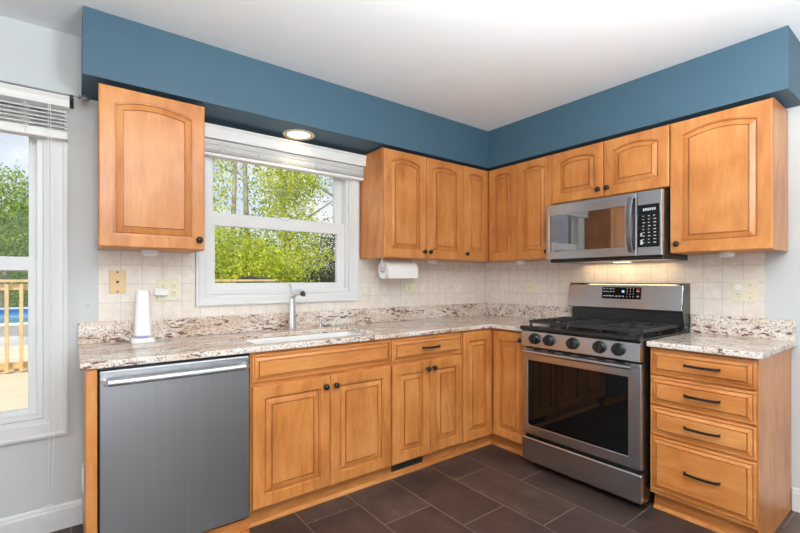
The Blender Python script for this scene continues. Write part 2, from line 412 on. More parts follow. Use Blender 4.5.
b1 = blind('raised white slat blind at the top of the left window, under the dark curtain rod', -4.15, -3.088, 2.119, 2.070, 1.916, 6, [.372, -.3], -.045, .036, .009)
b2 = blind('raised white slat blind above the sink between two wall cabinets', -2.512, -1.381, 2.128, 2.054, 1.955, 16, [-.43, -.2, .17, .45], -.05)
c = MB()
c.tube([(.456, -.058, .15), (.456, -.04, -.6), (.458, -.03, -1.5), (.452, -.012, -1.78)], .0014, 6)
c.tube([(.463, -.058, .15), (.476, -.035, -.6), (.474, -.03, -1.5), (.462, -.012, -1.78)], .0014, 6)
c.tube([(.458+.034*math.sin(a), .012, -1.822+.045*math.cos(a)) for a in [2*PI*i/24 for i in range(25)]], .002, 6)
c.build('pull_cord', 'white', b1)
q = thing('curtain_rod', 'thin dark curtain rod with a finial above the left window', 'curtain rod', (-3.65, 0, 2.128))
MB().tube([(-.6, -.09, 0), (.60, -.09, 0)], .0045, 10).build('rod', 'rod', q)
MB().lathe([(.006, 0), (.010, .004), (.007, .010), (.014, .022), (.016, .032), (.010, .044), (.001, .047)], (.60, -.09, 0), 'x', 16).build('finial', 'rod', q)
for x in (-.45, .574):
    MB().box(x-.009, x+.009, -.004, 0, -.035, .02).box(x-.004, x+.004, -.09, 0, -.012, -.004).box(x-.007, x+.007, -.098, -.084, -.012, .001).build('bracket', 'black', q, .001)

# ---------------------------------------------------------------- cabinet parts
def frontpanel(w, h, fx, fb, ft, rise, t=.02, field=.032, K=18):
    """raised-panel door or drawer front; x 0..w, z 0..h, back at y 0, face at y -t"""
    xs = [i/K for i in range(K+1)]
    def rect(d, y):
        x0, x1, z0, z1 = d, w-d, d, h-d
        return [(x0, y, z0), (x1, y, z0)] + [(x1+(x0-x1)*a, y, z1) for a in xs]
    def op(d, y):
        x0, x1, z0 = fx+d, w-fx-d, fb+d; xc = w/2; W0 = (w-2*fx)/2
        return [(x0, y, z0), (x1, y, z0)] + [(x1+(x0-x1)*a, y, h-ft-d-rise*((x1+(x0-x1)*a-xc)/W0)**2) for a in xs]
    L = [rect(0, 0), rect(0, -t+.005), rect(.002, -t+.0015), rect(.006, -t), op(0, -t), op(.0008, -t+.0045), op(.006, -t+.005), op(.0065, -t+.017), op(.0115, -t+.017),
         op(.0125, -t+.011), op(.012+field*.75, -t+.0045), op(.012+field*.77, -t+.013), op(.012+field*.93, -t+.013), op(.012+field*.95, -t+.001)]
    m = MB(); m.loops(L); return m
def slabpanel(w, h, t=.02):
    """drawer front: thin edge, slope up to a raised field"""
    def rect(d, y): return [(d, y, d), (w-d, y, d), (w-d, y, h-d), (d, y, h-d)]
    m = MB(); m.loops([rect(0, 0), rect(0, -t+.011), rect(.003, -t+.0085), rect(.009, -t+.008), rect(.0095, -t+.017), rect(.0135, -t+.017), rect(.0145, -t+.012), rect(.029, -t+.0055), rect(.0295, -t+.013), rect(.0335, -t+.013), rect(.034, -t)]); return m
def knob(parent, x, z, y=-.02):
    return MB().lathe([(.009, 0), (.0075, .002), (.006, .005), (.006, .012), (.012, .015), (.0165, .020), (.0165, .024), (.013, .029), (.006, .0315), (.001, .032)], (x, y, z), 'y', 20).build('knob', 'bronze', parent)
def pull(parent, x, z, wd=.146, y=-.02):
    P = [(x-wd/2, y+.001, z), (x-wd/2, y-.012, z)] + [(x+wd/2*math.sin(a), y-.012-.018*math.cos(a), z) for a in [(-1+2*i/10)*1.35 for i in range(11)]] + [(x+wd/2, y-.012, z), (x+wd/2, y+.001, z)]
    q = MB(); hw = .0035
    L = []
    pts = [Vector(p) for p in P]
    for i, p in enumerate(pts):
        t = (pts[min(i+1, len(pts)-1)]-pts[max(i-1, 0)]).normalized(); n = t.cross(Vector((0, 0, 1))).normalized()
        L.append([p+n*hw+Vector((0,0,.006)), p-n*hw+Vector((0,0,.006)), p-n*hw-Vector((0,0,.006)), p+n*hw-Vector((0,0,.006))])
    q.loops(L); return q.build('drawer_pull', 'bronze', parent, .001)
def door(parent, x0, x1, z0, z1, y, arch, kn=None, fx=.056, rise=None, rz=0, org=None, kz=None):
    w_, h_ = x1-x0, z1-z0
    if w_ < .32: fx = min(fx, .052)
    if arch: m = frontpanel(w_, h_, fx, .058, .046, (.085*w_ if rise is None else rise))
    else: m = frontpanel(w_, h_, fx, .06, .06, 0)
    o = m.build('door', 'wood', parent, 0, loc=org if org else (x0, y, z0)); o.rotation_euler = (0, 0, rz)
    if kn is not None: knob(o, kn, kz)
    return o
def carcass(parent, w, z0, z1, d, e=.0008):
    """box with side panels, bottom and face frame"""
    m = bx(e, w-e, -d, -.002, z0, z1); return m.build('carcass', 'wood', parent, .0015)

UB, UT, UD = 1.386, 2.138, .30      # wall cabinets: bottom, top, body depth
def wallcab(label, loc, rz, w, doors, zb=UB, ztop=UT, rise=None, inset=.0008):
    r = thing('wall_cabinet', label, 'cabinet', (loc[0], loc[1], zb), rz, 'honey maple wall cabinets')
    bx(inset, w-.0008, -UD, -.008, 0, ztop-zb+.004).build('carcass', 'wood', r, .0015)
    if zb < 1.5:   # light rail lip under the body
        pass
    for (x0, x1, kx) in doors:
        o = door(r, x0, x1, .002, ztop-zb-.002, -UD-.0015, True, kx, kz=.05, rise=rise)
    return r
# north wall
wallcab('single-door wall cabinet left of the sink window', (-2.979, 0), 0, .456, [(.001, .455, .455-.030)], rise=.034, inset=.011)
wallcab('double-door wall cabinet right of the sink window, above the paper towels', (-1.381, 0), 0, .769, [(.002, .3835, .352), (.3865, .7675, .026)])
# corner cabinet with two doors meeting in the corner
r = thing('wall_cabinet', 'corner wall cabinet whose two doors meet at the inside corner', 'cabinet', (0, 0, UB), 0, 'honey maple wall cabinets')
gridsolid([-.611, -UD, -.008], [-.609, -UD, -.008], lambda x, y: x > -UD or y > -UD, 0, UT-UB+.004, 'xyz').build('carcass', 'wood', r, .0015)
door(r, -.609, -.3265, .002, UT-UB-.002, -UD-.0015, True, .026, kz=.05)
door(r, 0, .2805, .002, UT-UB-.002, 0, True, None, rz=RB, org=(-UD-.0015, -.3265, .002))
# east wall
wallcab('narrow single-door wall cabinet between the corner and the microwave', (0, -.6105), RB, .304, [(.001, .3025, .302-.030)])
wallcab('short two-door wall cabinet directly above the microwave', (0, -.916), RB, .770, [(.002, .3775, .349), (.3815, .7675, .030)], zb=1.774, rise=.030)
wallcab('large single-door wall cabinet at the right end beside the microwave', (0, -1.688), RB, .461, [(.001, .460, .038)], rise=.036)

# base cabinets
BT, BD = .878, .61
def base(label, loc, rz, w, toe=True, group='honey maple base cabinets'):
    r = thing('base_cabinet', label, 'cabinet', (loc[0], loc[1], 0), rz, group)
    bx(.0008, w-.0008, -BD, -.004, .1, BT).build('carcass', 'wood', r, .0015)
    if toe: bx(.0008, w-.0008, -.555, -.02, 0, .1).build('toe_kick', 'wood_h', r)
    return r
def drawer(r, x0, x1, z0, z1, px=None, wd=.146):
    o = slabpanel(x1-x0, z1-z0).build('drawer', 'wood_h', r, loc=(x0, -BD-.0015, z0))
    if px is not None: pull(o, px, (z1-z0)/2+.004, wd)
    return o
r = thing('base_cabinet', 'wide sink base cabinet beside the dishwasher, with a plain panel over two doors', 'cabinet', (-2.386, 0, 0), 0, 'honey maple base cabinets')
cm = bx(.0008, .8422, -BD, -.004, .1, .66); cm.box(.0008, .8422, -BD, -.565, .66, BT); cm.box(.0008, .02, -.565, -.004, .66, BT); cm.box(.823, .8422, -.565, -.004, .66, BT); cm.box(.02, .823, -.02, -.004, .66, BT)
cm.build('carcass', 'wood', r); bx(.0008, .8422, -.555, -.02, 0, .1).build('toe_kick', 'wood_h', r)
fr_ = slabpanel(.829, .136).build('false_front', 'wood_h', r, loc=(.008, -BD-.0015, .729))
door(r, .008, .4265, .112, .712, -BD-.0015, False, .388, kz=.547)
door(r, .4305, .837, .112, .712, -BD-.0015, False, .028, kz=.547)
r = base('base cabinet right of the sink, one drawer over two narrow doors', (-1.542, 0), 0, .610)
drawer(r, .006, .603, .729, .865, .306, .14)
door(r, .006, .3055, .112, .712, -BD-.0015, False, .274, kz=.552)
door(r, .3085, .603, .112, .712, -BD-.0015, False, .024, kz=.552)
vt = bx(.05, .30, -.562, -.555, .036, .096).build('floor_register', 'dark_metal', r)
for k in range(9): bx(.056+k*.0265, .0745+k*.0265, -.565, -.561, .044, .088).build('louvre', 'dark_metal', vt)
r = thing('base_cabinet', 'corner base cabinet with two tall doors meeting in the inside corner', 'cabinet', (0, 0, 0), 0, 'honey maple base cabinets')
gridsolid([-.931, -BD, -.004], [-.931, -BD, -.004], lambda x, y: x > -BD or y > -BD, .1, BT, 'xyz').build('carcass', 'wood', r, .0015)
gridsolid([-.931, -.555, -.02], [-.931, -.555, -.02], lambda x, y: x > -.555 or y > -.555, 0, .1, 'xyz').build('toe_kick', 'wood_h', r)
door(r, -.926, -.6365, .105, .866, -BD-.0015, False, None, fx=.05)
door(r, 0, .288, .105, .866, 0, False, .250, fx=.05, rz=RB, org=(-BD-.0015, -.6365, .105), kz=.716)
r = base('four-drawer base cabinet right of the range', (0, -1.700), RB, .456)
for z0, z1 in ((.735, .868), (.577, .724), (.416, .565), (.122, .404)):
    drawer(r, .007, .4535, z0, z1, .2385)
bx(.4562, .4600, -BD, -.004, 0, BT).build('finished_side', 'wood', r, .001)
# end panel beside the dishwasher
tag(bx(0, .036, -.622, -.004, 0, BT).build('end_panel', 'wood', None, .001, loc=(-3.030, 0, 0)), 'tall narrow wooden end panel closing the left side of the dishwasher', 'cabinet panel')
# shoe moulding in front of the toe kicks
mb = MB()
prof = [(0, 0), (.014, 0), (.014, .008), (.009, .016), (0, .02)]
mb.loops([[(x, -.5555-d, z) for d, z in prof] for x in (-2.386, -.5555-.0)])
mb.loops([[(-.5555-d, y, z) for d, z in prof] for y in (-.5555, -.931)])
mb.loops([[(-.5555-d, y, z) for d, z in prof] for y in (-1.702, -2.158)])
struct('trim_1', mb, 'wood_h')
mb = MB().box(-2.99, -2.388, -.600, -.585, 0, .070).box(-2.99, -2.388, -.612, -.600, 0, .018); struct('trim_2', mb, 'wood_h')

# ---------------------------------------------------------------- worktops
HC0, HC = .880, .908
SK = (-2.33, -1.58, -.545, -.165)
r = thing('worktop', 'long polished granite worktop under the window, turning the corner to the range', 'worktop', (0, 0, HC0))
gridsolid([-3.05, SK[0], SK[1], -.6505, -.003], [-.931, -.6345, SK[2], SK[3], -.003],
          lambda x, y: (x > -.65 or y > -.634) and not (SK[0] < x < SK[1] and SK[2] < y < SK[3]), 0, HC-HC0, 'xyz').build('slab', 'granite', r, .005, 3)
gridsolid([-3.05, -.022, -.0065], [-.931, -.022, -.0065], lambda x, y: x > -.022 or y > -.022, HC-HC0, CS-HC0, 'xyz').build('upstand', 'granite', r, .002)
r = thing('worktop', 'short granite worktop over the four drawers right of the range', 'worktop', (0, -1.697, HC0), RB)
bx(0, .484, -.6505, -.003, 0, HC-HC0).build('slab', 'granite', r, .005, 3)
bx(0, .484, -.022, -.0065, HC-HC0, CS-HC0).build('upstand', 'granite', r, .002)

# sink, faucet, soap pump
r = thing('kitchen_sink', 'white undermount sink set into the granite below the window', 'sink', ((SK[0]+SK[1])/2, (SK[2]+SK[3])/2, .70))
hw, hd = (SK[1]-SK[0])/2+.006, (SK[3]-SK[2])/2+.006
def rr(w_, d_, rad, z, n=6):
    P = []
    for cx_, cy_, a0 in ((w_-rad, d_-rad, 0), (-w_+rad, d_-rad, PI/2), (-w_+rad, -d_+rad, PI), (w_-rad, -d_+rad, 1.5*PI)):
        for i in range(n+1):
            a = a0+PI/2*i/n; P.append((cx_+rad*math.cos(a), cy_+rad*math.sin(a), z))
    return P
m = MB(); m.loops([rr(hw+.01, hd+.01, .03, .179), rr(hw-.002, hd-.002, .03, .179), rr(hw-.006, hd-.006, .04, .17), rr(hw-.02, hd-.02, .06, .03), rr(hw-.05, hd-.05, .08, .006), rr(.06, .06, .055, 0)], cap0=False)
m.loops([rr(hw+.01, hd+.01, .03, .179), rr(hw-.01, hd-.01, .07, .0), rr(hw-.05, hd-.05, .08, -.008)], cap0=False)
m.build('basin', 'porcelain', r)
MB().lathe([(.045, 0), (.045, .003), (.03, .004), (.028, .001), (.001, .001)], (0, 0, .0005), 'z', 24).build('drain', 'chrome', r)
r = thing('faucet', 'satin chrome single-lever faucet standing behind the sink', 'faucet', (-1.945, -.092, HC))
m = MB(); m.lathe([(.031, 0), (.031, .004), (.027, .008), (.0265, .03), (.024, .09), (.0215, .15), (.020, .195), (.0205, .212), (.016, .224), (.001, .227)], (0, 0, 0), 'z', 28); m.build('body', 'chrome', r)
MB().tube([(0, .004, .200), (.002, -.022, .226), (.004, -.06, .243), (.008, -.105, .247), (.010, -.135, .240)], [.017, .018, .0185, .019, .018], 16).build('spout', 'chrome', r)
MB().lathe([(.017, 0), (.018, .008), (.014, .016), (.001, .017)], (.010, -.133, .241), (Vector((1,0,0)), Vector((0,.4,.9)), Vector((.05, -.85, -.5)).normalized()), 16).build('spray_head', 'dark_metal', r)
MB().tube([(0, 0, .222), (-.003, .010, .25), (-.004, .020, .282), (-.004, .022, .296)], [.011, .009, .012, .009], 12, .6).build('lever', 'chrome', r)
r = thing('soap_dispenser', 'small chrome soap pump behind the sink, right of the faucet', 'soap dispenser', (-1.735, -.075, HC))
MB().lathe([(.020, 0), (.020, .004), (.012, .01), (.011, .03), (.007, .033), (.007, .045), (.013, .048), (.013, .056), (.001, .058)], (0, 0, 0), 'z', 18).build('body', 'chrome', r)
MB().tube([(0, 0, .050), (.004, -.02, .050), (.009, -.042, .043)], [.006, .0055, .005], 10).build('nozzle', 'chrome', r)
# small soap bar on the worktop right of the sink
tag(MB().lathe([(.030, 0), (.034, .004), (.034, .008), (.03, .010), (.001, .010)], (0, 0, 0), 'z', 20).build('sink_stopper', 'almond', None, loc=(-1.405, -.05-.02, HC)), 'flat cream disc lying on the worktop against the upstand, right of the sink', 'sink stopper')

# ---------------------------------------------------------------- dishwasher
r = thing('dishwasher', 'stainless steel dishwasher with a bar handle under the left worktop', 'dishwasher', (-2.990, 0, 0))
bx(0, .600, -.60, -.03, .10, .875).build('tub', 'black', r)
bx(0.004, .596, -.58, -.05, 0, .10).build('kick_plate', 'black', r)
m = MB(); P = [(-.603, .092), (-.632, .092), (-.634, .096), (-.634, .862), (-.630, .868), (-.603, .868)]
m.loops([[(x, y, z) for y, z in P] for x in (.004, .593)]); dr = m.build('door', 'steel_v', r, .0015)
hd_ = MB(); hd_.tube([(.028, -.676, .826), (.29, -.680, .826), (.563, -.676, .826)], .0148, 16)
hd_.tube([(.028, -.676, .826), (.020, -.668, .826), (.018, -.650, .826), (.018, -.632, .826)], .0115, 14).tube([(.563, -.676, .826), (.571, -.668, .826), (.573, -.650, .826), (.573, -.632, .826)], .0115, 14)
hd_.build('handle', 'steel_h', dr)

# ---------------------------------------------------------------- gas range
RW = .758
r = thing('gas_range', 'stainless steel gas range with black cooktop between the base cabinets', 'range', (0, -.934, 0), RB)
bx(.004, RW-.004, -.655, -.03, .035, .905).build('body', 'black', r, .003)
for x in (.05, RW-.05):
    for y in (-.6, -.08): MB().lathe([(.018, 0), (.018, .01), (.008, .012), (.008, .04)], (x, y, 0), 'z', 12).build('foot', 'black', r)
P = [(-.656, .042), (-.682, .042), (-.688, .048), (-.690, .19), (-.686, .198), (-.656, .200)]
MB().loops([[(x, y, z) for y, z in P] for x in (.004, RW-.004)]).build('storage_drawer', 'steel', r, .002)
dx0, dx1, dz0, dz1 = .004, RW-.004, .222, .785
gx0, gx1, gz0, gz1 = .046, RW-.070, .281, .706
gx1 = RW-.050-.022
d_ = gridsolid([dx0, gx0, gx1, dx1], [dz0, gz0, gz1, dz1], lambda x, z: not (gx0 < x < gx1 and gz0 < z < gz1), -.688, -.657, 'xzy').build('oven_door', 'steel', r, .004, 3)
bx(gx0-.004, gx1+.004, -.684, -.660, gz0-.004, gz1+.004).build('oven_window', 'oven_glass', d_)
hh = MB(); hh.tube([(.035, -.732, .768), (.38, -.735, .768), (RW-.035, -.732, .768)], .0115, 16)
for x in (.05, RW-.05): hh.box(x-.012, x+.012, -.732, -.692, .760, .776)
hh.build('handle', 'steel', d_)
for k in range(6):
    x = .09+k*.105; vn = MB().box(x, x+.055, -.6885, -.684, .7785, .7835); vn.build('vent_slot', 'black', d_)
P = [(-.656, .796), (-.700, .796), (-.703, .800), (-.696, .896), (-.690, .902), (-.656, .902)]
cp = MB().loops([[(x, y, z) for y, z in P] for x in (.004, RW-.004)]).build('control_panel', 'steel', r, .0015)
for kx in (.109, .213, .372, .536, .642):
    ax = (Vector((1,0,0)), Vector((0,.07,1)).normalized(), Vector((0,-1,.07)).normalized())
    k = MB().lathe([(.036, 0), (.036, .005), (.030, .008), (.0295, .028), (.027, .033), (.001, .034)], (kx, -.6985, .853), ax, 24).build('burner_knob', 'black', cp)
    bx(kx-.005, kx+.005, -.741, -.730, .825, .881).build('grip', 'black', k, .002)
# cooktop
m = MB(); P = [(-.03, .903), (-.703, .903), (-.711, .908), (-.713, .917), (-.709, .926), (-.700, .930), (-.665, .930), (-.655, .918), (-.155, .918), (-.145, .932), (-.03, .932)]
ct = m.loops([[(x, y, z) for y, z in P] for x in (.001, RW-.001)]).build('cooktop', 'black', r, .002)
BUR = [(.145, -.50, .046), (.145, -.245, .038), (.3825, -.375, .052), (.62, -.50, .046), (.62, -.245, .034)]
for bxx, by, br in BUR:
    MB().lathe([(br*1.25, 0), (br*1.2, .008), (br*.95, .010), (br*.95, .018), (br*.8, .020), (br*.8, .027), (br*.7, .030), (.001, .031)], (bxx, by, .9175), 'z', 24).build('burner', 'iron', ct)
def bar(mb, a, b, w_=.011, z0=.944, z1=.964):
    a, b = Vector((a[0], a[1], 0)), Vector((b[0], b[1], 0)); t = (b-a).normalized(); n = Vector((-t.y, t.x, 0))*w_/2
    lo = [(p.x, p.y, z0) for p in (a-n, b-n, b+n, a+n)]
    nn = n*.65; hi = [(p.x, p.y, z1) for p in (a-nn, b-nn, b+nn, a+nn)]
    return mb.loops([lo, hi])
for gi, (x0, x1) in enumerate(((.028, .262), (.268, .497), (.503, .737))):
    g = MB(); y0, y1 = -.640, -.165; xm, ym = (x0+x1)/2, (y0+y1)/2
    for a, b in (((x0, y0), (x1, y0)), ((x0, y1), (x1, y1)), ((x0, y0), (x0, y1)), ((x1, y0), (x1, y1)), ((x0, ym), (x1, ym))): bar(g, a, b, .013, .946, .962)
    cs = [(by) for bxx, by, br in BUR if x0 < bxx < x1]
    if gi != 1:
        for cy_ in cs:
            for a, b in (((xm, cy_+.022), (xm, min(cy_+.125, y1))), ((xm, cy_-.022), (xm, max(cy_-.125, y0))), ((xm-.022, cy_), (x0, cy_)), ((xm+.022, cy_), (x1, cy_))): bar(g, a, b, .011, .944, .966)
        for k in range(7):      # comb of short fingers along the outer side
            yy = y0+.06*(k+.6)
            xa, xb = (x0, x0+.05) if gi == 0 else (x1-.05, x1)
            bar(g, (xa, yy), (xb, yy), .011, .944, .966)
    else:
        for k in range(1, 4): bar(g, (x0+(x1-x0)*k/4, y0), (x0+(x1-x0)*k/4, y1), .011, .944, .966)
        for yy in (-.56, -.5, -.44, -.31, -.25, -.19): bar(g, (x0, yy), (x1, yy), .009, .940, .956)
    for fx_ in (x0+.006, x1-.006):
        for fy in (y0+.006, ym, y1-.006): g.box(fx_-.006, fx_+.006, fy-.006, fy+.006, .918, .942)
    g.build('grate', 'iron', r)
# back guard
P = [(-.022, .932), (-.106, .932), (-.098, 1.035), (-.022, 1.035)]
MB().loops([[(x, y, z) for y, z in P] for x in (.010, RW-.010)]).build('back_riser', 'black', r, .002)
P = [(-.022, 1.036), (-.136, 1.036), (-.140, 1.042), (-.116, 1.196), (-.108, 1.205), (-.022, 1.205)]
bgp = MB().loops([[(x, y, z) for y, z in P] for x in (-.003, RW-.0065)]).build('back_guard', 'steel', r, .0015)
MB().loops([[(x, y, z) for y, z in [(-.022, .934), (-.108, .934), (-.141, 1.03), (-.142, 1.042), (-.118, 1.202), (-.108, 1.2115), (-.022, 1.2115)]] for x in (RW-.006, RW-.001)]).build('end_cap', 'black', bgp, .001)
bx(.002, RW-.007, -.108, -.022, 1.2055, 1.2105).build('top_cap', 'black', bgp, .001)
# control display on the sloping face of the back guard
tl = math.atan2(.024, .154)
def onface(mb_fn, name, mat, parent): return mb_fn.build(name, mat, parent)
dp = bpy.data.objects.new('tmp', None)
def slope_box(u0, u1, v0, v1, t0, t1):
    """box on the sloping back guard face: u along x, v up the face, t out of it"""
    n = Vector((0, -math.cos(tl), math.sin(tl))); up = Vector((0, math.sin(tl), math.cos(tl))); O = Vector((0, -.140, 1.042)); L = []
    for t_ in (t0, t1): L.append([Vector((u, 0, 0))+O+up*v+n*t_ for u, v in ((u0, v0), (u1, v0), (u1, v1), (u0, v1))])
    return L
disp = MB().loops(slope_box(.252, .512, .062, .142, -.002, .0012)).build('display_panel', 'oven_glass', bgp)
bpy.data.objects.remove(dp)
rnd = random.Random(3)
class KK:
    def loops(s, L): MB().loops(L).build('key_mark', 'key', disp)
kk = KK()
for i, u in enumerate([.262, .283, .304, .325]):
    for j, v in enumerate((.128, .108, .078)):
        kk.loops(slope_box(u, u+rnd.choice((.009, .012, .014)), v, v+.006, .0012, .0018))
for u in (.347, .369, .391): kk.loops(slope_box(u, u+.012, .076, .083, .0012, .0018))
for i, u in enumerate((.420, .440, .460)):
    for v in (.130, .112, .094, .076): kk.loops(slope_box(u, u+.005, v, v+.006, .0012, .0018))
for v in (.112, .078): kk.loops(slope_box(.484, .499, v, v+.007, .0012, .0018))
MB().loops(slope_box(.388, .404, .106, .120, .0012, .0018)).build('clock_digits', 'led_blue', disp)
M['red'] = simple('red_print', lin(190, 50, 35), .5, var=.02)
MB().loops(slope_box(.482, .503, .126, .134, .0012, .0018)).build('red_mark', 'red', disp)

# ---------------------------------------------------------------- microwave
MZ0, MZ1, MWW = 1.369, 1.757, .757
r = thing('microwave', 'stainless over-the-range microwave mounted under the short wall cabinet', 'microwave', (0, -.920, MZ0), RB)
H = MZ1-MZ0
bx(.003, MWW-.003, -.365, -.008, .004, H).build('body', 'dark_metal', r, .002)
bx(.02, MWW-.003, -.372, -.01, -.016, .004).build('vent_base', 'black', r, .002)
P = [(-.366, .006), (-.388, .006), (-.397, .020), (-.399, H-.025), (-.390, H-.002), (-.366, H)]
wx0, wx1, wz0, wz1 = .028, .545, .062, .312
dw = .618
def mwface(x0, x1, hole=None):
    m = MB()
    us = [x0]+([hole[0], hole[1]] if hole else [])+[x1]; vs = [.006, .020]+([hole[2], hole[3]] if hole else [])+[H-.016, H-.002]
    return gridsolid(us, vs, lambda x, z: not (hole and hole[0] < x < hole[1] and hole[2] < z < hole[3]), -.398, -.366, 'xzy')
dd = mwface(0, dw-.0015, (wx0, wx1, wz0, wz1)).build('door', 'steel', r, .004, 3)
bx(wx0-.003, wx1+.003, -.3955, -.38, wz0-.003, wz1+.003).build('door_window', 'mw_glass', dd)
# handle: bowed upright bar
hp = [(.590, -.398, .032), (.590, -.412, .036)] + [(.590, -.415-.030*math.cos((-1+2*i/12)*1.45), .034+.322*(i/12)) for i in range(13)] + [(.590, -.412, .354), (.590, -.398, .358)]
L = []
pv = [Vector(p) for p in hp]
for i, p in enumerate(pv):
    t = (pv[min(i+1, len(pv)-1)]-pv[max(i-1, 0)]).normalized(); n = t.cross(Vector((1, 0, 0))).normalized()
    L.append([p+n*.005+Vector((.014,0,0)), p+n*.002+Vector((.017,0,0)), p-n*.005+Vector((.012,0,0)), p-n*.005-Vector((.012,0,0)), p+n*.002-Vector((.017,0,0)), p+n*.005-Vector((.014,0,0))])
MB().loops(L).build('handle', 'steel_dark', dd, .001)
cpn = mwface(dw+.0015, MWW).build('control_panel', 'steel', r, .004, 3)
kp = bx(dw+.006, .745, -.3995, -.39, .056, .306).build('keypad', 'oven_glass', cpn, .001)
class MK:
    def __init__(s, n): s.n = n
    def box(s, *a): bx(*a).build(s.n, 'key', kp); return s
mk = MK('key_mark')
for j in range(9):
    for i in range(3):
        mk.box(.652+i*.030, .652+i*.030+rnd.choice((.008, .011, .014)), -.4001, -.3993, .080+j*.0195, .080+j*.0195+.0045)
mk.box(.640, .652, -.4001, -.3993, .072, .10).box(.640, .650, -.4001, -.3993, .12, .14)
mk = MK('display_digit')
for i in range(6): mk.box(.655+i*.012, .655+i*.012+.008, -.4001, -.3993, .268+.002*(i % 2), .284)

# ---------------------------------------------------------------- small things
def puck(label, x, y):
    r = thing('under_cabinet_light', label, 'puck light', (x, y, UB), 0, 'puck lights under the wall cabinets')
    MB().lathe([(.038, 0), (.040, -.008), (.038, -.020), (.026, -.028), (.001, -.031)], (0, 0, 0), 'z', 24).build('housing', 'white', r)
puck('white puck light under the wall cabinet left of the window', -2.752, -.16)
puck('white puck light under the double-door cabinet near the paper towels', -.80, -.16)
puck('white puck light under the narrow cabinet left of the microwave', -.16, -.530)
puck('white puck light under the end cabinet right of the microwave', -.16, -1.915)

r = thing('paper_towel_holder', 'white plastic holder screwed under the cabinet, carrying the paper towel roll', 'paper towel holder', (-1.15, -.18, 1.304))
for x in (-.148, .140):
    bx(x-.002, x+.002, -.011, .011, -.006, UB-1.304-.0005).build('arm', 'white', r, .001)
MB().lathe([(.012, -.150), (.012, .142)], (0, 0, 0), 'x', 12).build('spindle', 'white', r)
r = thing('paper_towel_roll', 'roll of white paper towels hanging under the wall cabinet', 'paper towels', (-1.15, -.18, 1.304))
MB().lathe([(.022, -.142), (.064, -.142), (.0645, -.139), (.0645, .130), (.064, .133), (.022, .133), (.022, -.142)], (0, 0, 0), 'x', 40).build('towels', 'paper', r)
MB().lathe([(.013, -.143), (.022, -.143), (.022, .134), (.013, .134), (.013, -.143)], (0, 0, 0), 'x', 24).build('core', 'cardboard', r)
m = MB(); m.loops([[(x, y, z) for y, z in ((-.0655, -.0), (-.0660, -.02), (-.064, -.060), (-.0630, -.060), (-.0650, -.02), (-.0645, 0))] for x in (-.138, .131)]).build('loose_sheet', 'paper', r)

def plate(parent, w_, h_, mat, bev=.003): return bx(-w_/2, w_/2, -.006, 0, -h_/2, h_/2).build('cover_plate', mat, parent, bev)
def recept(parent, x, z, rot=0, mat='almond'):
    """one socket: rounded face and three slots"""
    o = MB().lathe([(.017, .0), (.0175, .002), (.016, .0035), (.001, .0035)], (0, 0, 0), 'y', 20).build('socket', mat, parent, loc=(x, -.006, z)); o.rotation_euler = (0, rot, 0)
    s = MB(); s.box(-.0075, -.005, -.0042, -.003, 0, .009).box(.005, .0075, -.0042, -.003, .001, .008).box(-.002, .002, -.0042, -.003, -.010, -.006)
    s.build('slots', 'black', o)
T_Y = -.0065
r = thing('wall_plate', 'tan blank telephone plate on the tiles left of the white tower', 'wall plate', (-2.883, T_Y, 1.222)); plate(r, .074, .122, 'tan')
for z in (-.052, .052): MB().lathe([(.0045, 0), (.004, .002), (.001, .002)], (0, -.006, z), 'y', 10).build('screw', 'dark_metal', r)
bx(-.006, .006, -.0075, -.005, -.006, .006).build('phone_jack', 'black', r, .001)
r = thing('wall_outlet', 'pale double-width outlet plate behind the white tower, left of the window', 'outlet', (-2.643, T_Y, 1.176)); plate(r, .116, .118, 'almond')
for x in (-.025, .027):
    for z in (-.02, .02): recept(r, x, z)
r = thing('power_adapter', 'small white power adapter plugged into the outlet beside the tower', 'adapter', (-2.680, T_Y-.0105, 1.166))
bx(-.037, .031, -.030, 0, -.019, .019).build('housing', 'white', r, .004)
r = thing('wall_outlet', 'sideways almond outlet on the tiles below the paper towels', 'outlet', (-.905, T_Y, 1.164)); plate(r, .118, .076, 'almond')
recept(r, 0, 0, PI/2)
r = thing('wall_outlet', 'sideways almond outlet on the tiles between the corner and the range', 'outlet', (T_Y, -.522, 1.171), RB); plate(r, .116, .074, 'almond')
for x in (-.02, .02): recept(r, x, 0, PI/2)
r = thing('wall_outlet', 'double-width almond plate with socket and switch right of the range', 'outlet', (T_Y, -1.958, 1.167), RB); plate(r, .122, .120, 'almond')
recept(r, -.027, -.021); MB().lathe([(.019, 0), (.019, .006), (.017, .009), (.001, .010)], (-.027, -.006, .021), 'y', 24).build('night_light', 'white', r)
for z in (-.036, .036): MB().lathe([(.003, 0), (.001, .001)], (.027, -.006, z), 'y', 8).build('screw', 'dark_metal', r)
bx(.022, .032, -.010, -.005, -.011, .011).build('switch_toggle', 'almond', r, .001)
bx(.020, .034, -.0068, -.005, -.009, -.004).build('switch_slot', 'black', r)
r = thing('wall_outlet', 'white outlet seen edge-on, low on the wooden end panel beside the dishwasher', 'outlet', (-3.030, -.22, .31), RB); plate(r, .072, .116, 'white')
for z in (-.02, .02): recept(r, 0, z, 0, 'white')
